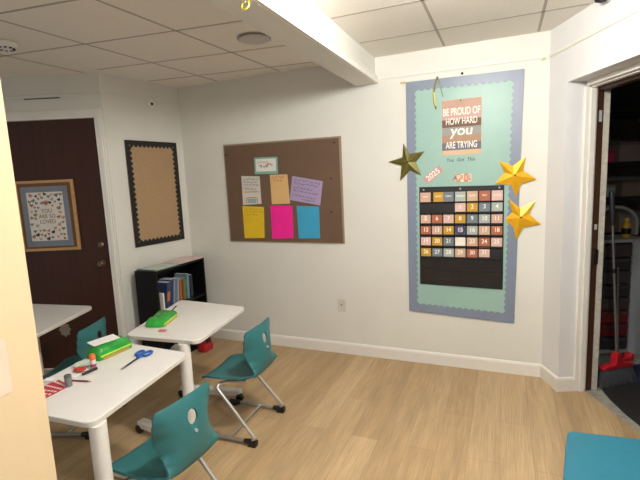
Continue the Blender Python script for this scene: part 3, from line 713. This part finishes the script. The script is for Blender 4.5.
# lower shelf contents
x_, y_ = shelf_pt(.12, -.30)
t = thing('crumpled_bag', 'crumpled white bag on the floor in front of the black bookshelf', 'bag', (-2.55, -.675, .0005))
b = MB(); rn = random.Random(5)
bmesh.ops.create_icosphere(b.bm, subdivisions=3, radius=1)
for v in b.bm.verts:
    k = 1+.18*math.sin(7*v.co.x+3*v.co.z)*math.cos(6*v.co.y+2*v.co.z)+rn.uniform(-.07, .07); v.co = Vector((v.co.x*.055*k, v.co.y*.075*k, max(-1, v.co.z*k)*.095+.095))
b.build('bag_body', mat('white_grey_plastic', (196, 194, 192), .4), t, smooth=True)
x_, y_ = shelf_pt(.13, -.085)
t = thing('pouch', 'red pouch with a black strap on the floor in front of the black bookshelf', 'pouch', (-2.535, -.31, .0005))
MB().prism(round_poly(rect(0, 0, .10, .13), .03), 0, .07).build('body', RED, t, bevel=.015)
b = MB(); b.tube(arc_path([(.02, .0, .071), (.03, .03, .11), (.02, .05, .071)], .03), .006, 8); b.build('strap', BLKP, t)

# ---------------------------------------------------------------- desks
ZT = .68
def desk(label, corners, cols, feet, rotless=True):
    cx = sum(p[0] for p in corners)/4; cy = sum(p[1] for p in corners)/4
    t = thing('desk', label, 'desk', (cx, cy, 0), group='white student desks')
    P_ = [(p[0]-cx, p[1]-cy) for p in corners]; rp_ = round_poly(P_, .05, 7)
    MB().prism(rp_, ZT-.022, ZT).build('tabletop', TOP, t, bevel=.002)
    MB().prism([(x*1.003, y*1.003) for x, y in rp_], ZT-.0205, ZT-.0035).build('edge_band', EDGE, t)
    for (x, y) in cols:
        b = MB(); b.lathe([(.032, .079), (.032, ZT-.0225)], (x-cx, y-cy, 0), 24); b.build('leg', DLEG, t, smooth=True)
    (xa, ya), (xb, yb) = cols
    b = MB(); d = Vector((xb-xa, yb-ya)).normalized(); n = Vector((-d.y, d.x))*.02; A = Vector((xa-cx, ya-cy))+d*.052; B = Vector((xb-cx, yb-cy))-d*.052
    b.prism([tuple(A-n), tuple(B-n), tuple(B+n), tuple(A+n)], ZT-.055, ZT-.023); b.build('crossbeam', DLEG, t)
    for (p, q) in feet:
        p = Vector(p)-Vector((cx, cy)); q = Vector(q)-Vector((cx, cy)); d = (q-p).normalized(); n = Vector((-d.y, d.x))*.028
        b = MB(); b.prism([tuple(p-n), tuple(q-n), tuple(q+n), tuple(p+n)], (.036), .0785); f_ = b.build('foot', DLEG, t, bevel=.006)
        for c_, k in ((p+d*.012-n*.6, 0), (q-d*.004-n*.6, 1)):
            b = MB(); b.lathe([(.024, -.015), (.028, -.012), (.028, .012), (.024, .015)], (0, 0, 0), 18, 'y'); b.box(-.008, -.012, .004, .008, .012, .012)
            b.build('caster', BLKP, f_, smooth=True, loc=(c_.x, c_.y, .0285))
    return t
desk('nearest white desk, with the scissors and the grey cylinder on it', [(-1.895, -2.43), (-1.385, -2.405), (-1.478, -1.748), (-1.985, -1.735)],
     [(-1.402, -2.365), (-1.945, -1.935)], [((-1.93, -2.362), (-1.37, -2.366)), ((-1.99, -1.935), (-1.56, -1.92))])
desk('white desk in front of the black bookshelf with one green pencil case', [(-2.03, -1.645), (-1.535, -1.60), (-1.632, -.965), (-2.225, -.93)],
     [(-1.635, -1.600), (-2.115, -1.075)], [((-2.1, -1.535), (-1.575, -1.608)), ((-2.16, -1.08), (-1.70, -1.0))])
desk('white desk by the brown door, half hidden behind the cream wall', [(-3.12, -1.90), (-2.56, -1.86), (-2.775, -1.232), (-3.35, -1.318)],
     [(-2.87, -1.82), (-3.2, -1.42)], [((-3.25, -1.80), (-2.83, -1.82)), ((-3.3, -1.42), (-2.85, -1.36))])

# ---------------------------------------------------------------- chairs
def chair_shell():
    prof = [(.186, .338), (.178, .350), (.150, .362), (.09, .366), (.02, .362), (-.05, .358), (-.11, .362), (-.160, .376), (-.182, .402), (-.194, .445), (-.196, .50), (-.191, .555), (-.182, .605), (-.170, .645), (-.158, .675)]
    def cr(P_, t):
        n = len(P_)-1; x = t*n; i = min(int(x), n-1); f = x-i
        g = lambda k: Vector(P_[max(0, min(n, k))])
        a, b_, c_, d_ = g(i-1), g(i), g(i+1), g(i+2)
        return .5*((2*b_)+(c_-a)*f+(2*a-5*b_+4*c_-d_)*f*f+(3*b_-a-3*c_+d_)*f**3)
    NS = 400; sm = [cr(prof, k/NS) for k in range(NS+1)]; cum = [0]
    for a, c_ in zip(sm, sm[1:]): cum.append(cum[-1]+(c_-a).length)
    tot = cum[-1]
    def at(s_):
        s_ *= tot
        for k in range(NS):
            if cum[k+1] >= s_: return sm[k].lerp(sm[k+1], (s_-cum[k])/max(1e-9, cum[k+1]-cum[k]))
        return sm[-1]
    def interp(tb, x):
        for (a, va), (c_, vc) in zip(tb, tb[1:]):
            if x <= c_: f = (x-a)/(c_-a); f = f*f*(3-2*f); return va+(vc-va)*f
        return tb[-1][1]
    HW = [(0, .140), (.05, .165), (.15, .180), (.42, .180), (.52, .160), (.62, .138), (.70, .136), (.80, .150), (.9, .158), (.965, .158), (1, .145)]
    WR = [(0, 0), (.45, -.005), (.56, -.01), (.64, .03), (.72, .06), (.80, .072), (.88, .052), (.95, .03), (1, .015)]     # edges wrap forward
    UP = [(0, .012), (.15, .020), (.4, .038), (.50, .038), (.60, .02), (.68, 0), (1, -.004)]    # edges lift
    NU, NV = 28, 60
    def pos(u, v):
        c_ = at(v); hw = interp(HW, v); x = hw*u; e_ = abs(u)**2.6
        return Vector((x, c_.x+interp(WR, v)*e_, c_.y+interp(UP, v)*e_))
    # hand hole in the backrest, in (u, v)
    hu, hv, ru, rv = .02, .868, .165, .047
    b = MB(); bm = b.bm; G = {}
    keep = {}
    for i in range(NU):
        for j in range(NV):
            u = -1+2*(i+.5)/NU; v = (j+.5)/NV
            keep[(i, j)] = ((u-hu)/ru)**2+((v-hv)/rv)**2 > 1
    border = set()
    for i in range(NU+1):
        for j in range(NV+1):
            adj = [keep[(a, c_)] for a in (i-1, i) for c_ in (j-1, j) if (a, c_) in keep]
            if any(adj):
                u = -1+2*i/NU; v = j/NV
                if not all(adj):
                    q = math.sqrt(((u-hu)/ru)**2+((v-hv)/rv)**2); u = hu+(u-hu)/q; v = hv+(v-hv)/q
                G[(i, j)] = bm.verts.new(pos(u, v))
    for (i, j), k in keep.items():
        if k: bm.faces.new((G[(i, j)], G[(i+1, j)], G[(i+1, j+1)], G[(i, j+1)]))
    return b, pos
def make_chair(label):
    t = thing('student_chair', label, 'chair', group='teal student chairs')
    b, pos = chair_shell()
    sh = b.build('shell', TEAL, t, smooth=True)
    md = sh.modifiers.new('thickness', 'SOLIDIFY'); md.thickness = .011; md.offset = 0
    md = sh.modifiers.new('round', 'BEVEL'); md.width = .004; md.segments = 3; md.limit_method = 'ANGLE'; md.angle_limit = math.radians(50)
    for p in sh.data.polygons: p.use_smooth = True
    b = MB(); c_ = pos(0, .785); b.lathe([(.007, -.001), (.007, .008), (.004, .011)], (c_.x, c_.y-.0145, c_.z), 12, 'y'); b.build('screw_cap', LGREY, sh, smooth=True)
    for s_ in (-1, 1):
        X = .195*s_
        b = MB(); b.tube(arc_path([(X, -.165, .028), (X, -.185, .05), (X*.93, .065, .338), (X*.6, .02, .343), (X*.45, -.09, .342)], .04, 8), .0105, 12)
        b.build('leg', CHROME, t, smooth=True)
        b = MB(); b.tube([(X, -.15, .024), (X, .17, .024)], .0115, 12); b.build('floor_rail', mat('grey_rail', (150, 148, 142), .35, metal=.4), t, smooth=True)
        for y, d_ in ((-.145, -1), (.165, 1)):
            b = MB(); b.tube([(X, y-d_*.03, .0245), (X, y, .0235), (X, y+d_*.052, .0225)], [.0135, .0175, .0185], 12)
            b.box(X-.0185, min(y, y+d_*.05), .0005, X+.0185, max(y, y+d_*.05), .02); b.build('glide', BLKP, t, smooth=True)
    b = MB(); b.tube([(-.193, -.02, .03), (.193, -.02, .03)], .007, 10); b.build('crossbar', CHROME, t, smooth=True)
    b = MB(); b.tube([(-.105, -.02, .341), (.105, -.02, .341)], .009, 10); b.build('seat_crossbar', CHROME, t, smooth=True)
    return t
# facing -x: rotz = +90 deg
ch = make_chair('teal shell chair nearest the back wall, pulled out from the bookshelf desk')
ch.location = (-1.515, -1.255, 0); ch.rotation_euler = (0, 0, PI/2+.05)
dup(ch, (-1.352, -2.105, 0), PI/2-.08, 'teal shell chair in front, pulled out from the nearest white desk')
dup(ch, (-2.575, -1.575, 0), PI/2+.35, 'teal shell chair behind the nearest white desk, beside the brown door')

# ---------------------------------------------------------------- teal stool at the lower right
t = thing('padded_stool', 'flat-topped teal stool at the bottom right corner of the view', 'stool', (.43, -1.66, 0))
q = [(-.226, -.170), (.25, -.20), (.245, .200), (-.176, .158)]
q = [(-.228, -.19), (.26, -.21), (.25, .196), (-.175, .157)]
MB().prism(round_poly(q, .03, 6), .40, .45).build('seat_pad', TEALS, t, bevel=.008, seg=3)
MB().prism(round_poly([(x*.97, y*.97) for x, y in q], .03, 6), .03, .3985).build('body', mat('deep_teal_vinyl', (24, 96, 116), .45), t, bevel=.006)
for x, y in ((-.18, -.15), (.2, -.16), (.2, .15), (-.14, .12)):
    b = MB(); b.lathe([(.02, .0005), (.022, .01), (.022, .0295)], (x, y, 0), 14); b.build('foot', BLKP, t)

# ---------------------------------------------------------------- things on the desks
def pouch(label, loc, rot, L_, W_, H_):
    t = thing('pencil_case', label, 'pencil case', loc, rot, group='green pencil cases')
    b = MB(); bm = b.bm; nx, ny = 12, 18; top = {}; bot = {}
    for i in range(nx+1):
        for j in range(ny+1):
            u = -1+2*i/nx; v = -1+2*j/ny; k = (1-abs(u)**7)*(1-abs(v)**8); wv = .05*math.sin(5*v+2*u)+.04*math.sin(9*u+4*v)
            rr = 1-.06*(abs(u)*abs(v))**3
            top[i, j] = bm.verts.new((u*W_/2*rr, v*L_/2*rr, H_*(.5+.5*max(0, k))*(1+wv*k)))
            bot[i, j] = bm.verts.new((u*W_/2*rr, v*L_/2*rr, .0))
    for i in range(nx):
        for j in range(ny):
            bm.faces.new((top[i, j], top[i+1, j], top[i+1, j+1], top[i, j+1])); bm.faces.new((bot[i, j], bot[i, j+1], bot[i+1, j+1], bot[i+1, j]))
    for i in range(nx):
        bm.faces.new((top[i, 0], bot[i, 0], bot[i+1, 0], top[i+1, 0])); bm.faces.new((top[i, ny], top[i+1, ny], bot[i+1, ny], bot[i, ny]))
    for j in range(ny):
        bm.faces.new((top[0, j], top[0, j+1], bot[0, j+1], bot[0, j])); bm.faces.new((top[nx, j], bot[nx, j], bot[nx, j+1], top[nx, j+1]))
    b.build('pouch_body', GREENF, t, smooth=True)
    z = H_*.3
    MB().box(W_/2-.002, -L_/2+.01, z-.004, W_/2+.004, L_/2-.01, z+.006).build('zip', LIME, t, bevel=.002)
    MB().box(W_/2+.0005, -L_/2+.02, .002, W_/2+.004, L_/2-.03, .012).build('trim_band', mat('tan_band', (186, 140, 70), .6), t, bevel=.001)
    return t
c1 = pouch('green vinyl pencil case with white paper on it, on the nearest desk', (-1.888, -1.873, ZT+.0008), -.06, .205, .11, .068)
c2 = pouch('green vinyl pencil case on the desk in front of the bookshelf', (-1.985, -1.385, ZT+.0008), .33, .23, .12, .052)
b = MB(); b.tube([(.02, .12, .038), (.03, .165, .052)], .004, 8); b.build('pencil_end', BLKP, c2)
t = tag(MB().prism([(-.042, -.07), (.034, -.076), (.042, .06), (-.036, .07)], 0, .002).build('paper', WHITEP), 'white folded paper lying on the green pencil case', 'paper')
t.location = (-1.895, -1.890, ZT+.0755); t.rotation_euler = (0, .06, -.16)
# scissors
t = thing('scissors', 'blue-handled scissors lying on the nearest white desk', 'scissors', (-1.675, -1.90, ZT+.001), math.radians(12))
b = MB()
for s_ in (-1, 1): b.prism([(-.004*s_, -.125), (.004*s_, -.02), (.010*s_, .02), (-.005*s_, .02)], .002+.0025*(s_+1)/2, .004+.0025*(s_+1)/2)
b.build('blades', mat('dark_steel', (66, 72, 92), .3, metal=.7), t)
for s_ in (-1, 1):
    b = MB(); pts = []
    for k in range(17): a = 2*PI*k/16; pts.append((s_*.022+.017*math.cos(a), .062+.030*math.sin(a), .008))
    b.tube(pts, .006, 8); b.tube([(s_*.003, .01, .007), (s_*.010, .034, .008)], .0055, 8); b.build('handle', BLUEP, t, smooth=True)
# plate
t = thing('plate', 'small pale dish at the far corner of the nearest desk', 'dish', (-1.88, -2.03, ZT+.001))
b = MB(); b.lathe([(.03, 0), (.035, .001), (.045, .008), (.048, .010), (.045, .0105), (.033, .004), (.01, .0035)], seg=28); b.build('dish_body', mat('pale_green_white', (206, 214, 200), .4), t, smooth=True)
# glue stick
t = thing('glue_stick', 'glue stick with orange cap standing beside the pale dish', 'glue stick', (-1.806, -2.04, ZT+.001))
b = MB(); b.lathe([(.0125, 0), (.013, .002), (.013, .042)], seg=18); b.build('tube', mat('glue_white', (224, 214, 216), .4), t, smooth=True)
b = MB(); b.lathe([(.0132, .008), (.0132, .022)], seg=18); b.build('label_band', mat('purple_band', (150, 60, 90), .5), t)
b = MB(); b.lathe([(.0135, .0425), (.0135, .066), (.011, .069)], seg=18); b.build('cap', ORANGE, t, smooth=True)
# grey cylinder
t = thing('pencil_sharpener', 'grey cylindrical sharpener standing on the nearest desk', 'sharpener', (-1.748, -2.215, ZT+.001))
b = MB(); b.lathe([(.014, 0), (.0145, .002), (.0145, .040)], seg=20); b.build('body', GREYP, t, smooth=True)
b = MB(); b.lathe([(.0145, .0405), (.0145, .05), (.013, .052)], seg=20); b.build('lid', mat('dark_grey', (86, 86, 88), .5), t, smooth=True)
# red pencil
t = thing('pencil', 'red pencil lying beside the grey sharpener', 'pencil', (-1.742, -2.168, ZT+.0045), math.radians(12))
b = MB(); b.tube([(-.07, 0, 0), (.045, 0, 0)], .0038, 6); b.build('shaft', REDD, t)
b = MB(); b.tube([(.0452, 0, 0), (.062, 0, 0)], [.0037, .0008], 6); b.build('tip', mat('pencil_wood', (196, 150, 100), .6), t)
# red and white patterned booklet
t = thing('booklet', 'red and white patterned booklet at the left edge of the nearest desk', 'booklet', (-1.835, -2.275, ZT+.001), math.radians(0))
q = [(-.05, -.11), (.095, -.06), (.09, .06), (-.01, .085)]
MB().prism(q, 0, .004).build('cover', mat('red_card', (176, 44, 52), .6), t)
b = MB()
for i in range(5):
    for j in range(7):
        f, g = (i+.5)/5, (j+.5)/7; 
        a = Vector(q[0]).lerp(Vector(q[1]), g); c_ = Vector(q[3]).lerp(Vector(q[2]), g); p = a.lerp(c_, f)
        b.prism(rect(p.x, p.y, .010, .010, .6+(.78 if (i+j) % 2 else 0)), .0042, .0048)
b.build('white_pattern', WHITEP, t)
t = tag(MB().prism(rect(0, 0, .05, .035, .3), 0, .002).build('paper', WHITEP), 'white paper scrap at the left edge of the nearest desk', 'paper'); t.location = (-1.885, -2.205, ZT+.006)
# white paper with red print, red item and black marker
t = thing('paper', 'white sheet lying under the red sweet wrapper on the nearest desk', 'paper', (-1.848, -2.105, ZT+.001))
MB().prism([(-.065, -.06), (.045, -.04), (.06, .04), (-.03, .045)], 0, .0015).build('sheet', WHITEP, t)
t = thing('wrapper', 'crumpled red wrapper on the white sheet on the nearest desk', 'wrapper', (-1.835, -2.09, ZT+.003))
b = MB(); bmesh.ops.create_icosphere(b.bm, subdivisions=2, radius=1); rn = random.Random(9)
for v in b.bm.verts: v.co = Vector((v.co.x*.032*rn.uniform(.8, 1.2), v.co.y*.026*rn.uniform(.8, 1.2), (v.co.z+1)*.009))
b.build('foil', mat('red_foil', (186, 60, 50), .4), t)
t = thing('marker', 'black marker lying on the nearest desk beside the white sheet', 'marker', (-1.777, -2.085, ZT+.0085), math.radians(85))
b = MB(); b.tube([(-.035, 0, 0), (.012, 0, 0)], .007, 12); b.build('barrel', BLKP, t, smooth=True)
b = MB(); b.tube([(.0125, 0, 0), (.036, 0, 0)], .0076, 12); b.build('cap', BLKP, t, smooth=True)
# eraser on the far desk
t = tag(MB().box(-.022, -.012, 0, .022, .012, .009).build('eraser', PINKC, bevel=.003), 'pink eraser lying in front of the pencil case on the bookshelf desk', 'eraser')
t.location = (-1.85, -1.53, ZT+.001); t.rotation_euler = (0, 0, .25)
# sheet pinned on the partition
t = tag(MB().box(-.9265, -3.15, 1.128, -.9248, -2.908, 1.24).build('wall_notice', mat('pinkish_paper', (226, 198, 176), .6)), 'pale paper sheet pinned on the cream wall at the left edge', 'paper')
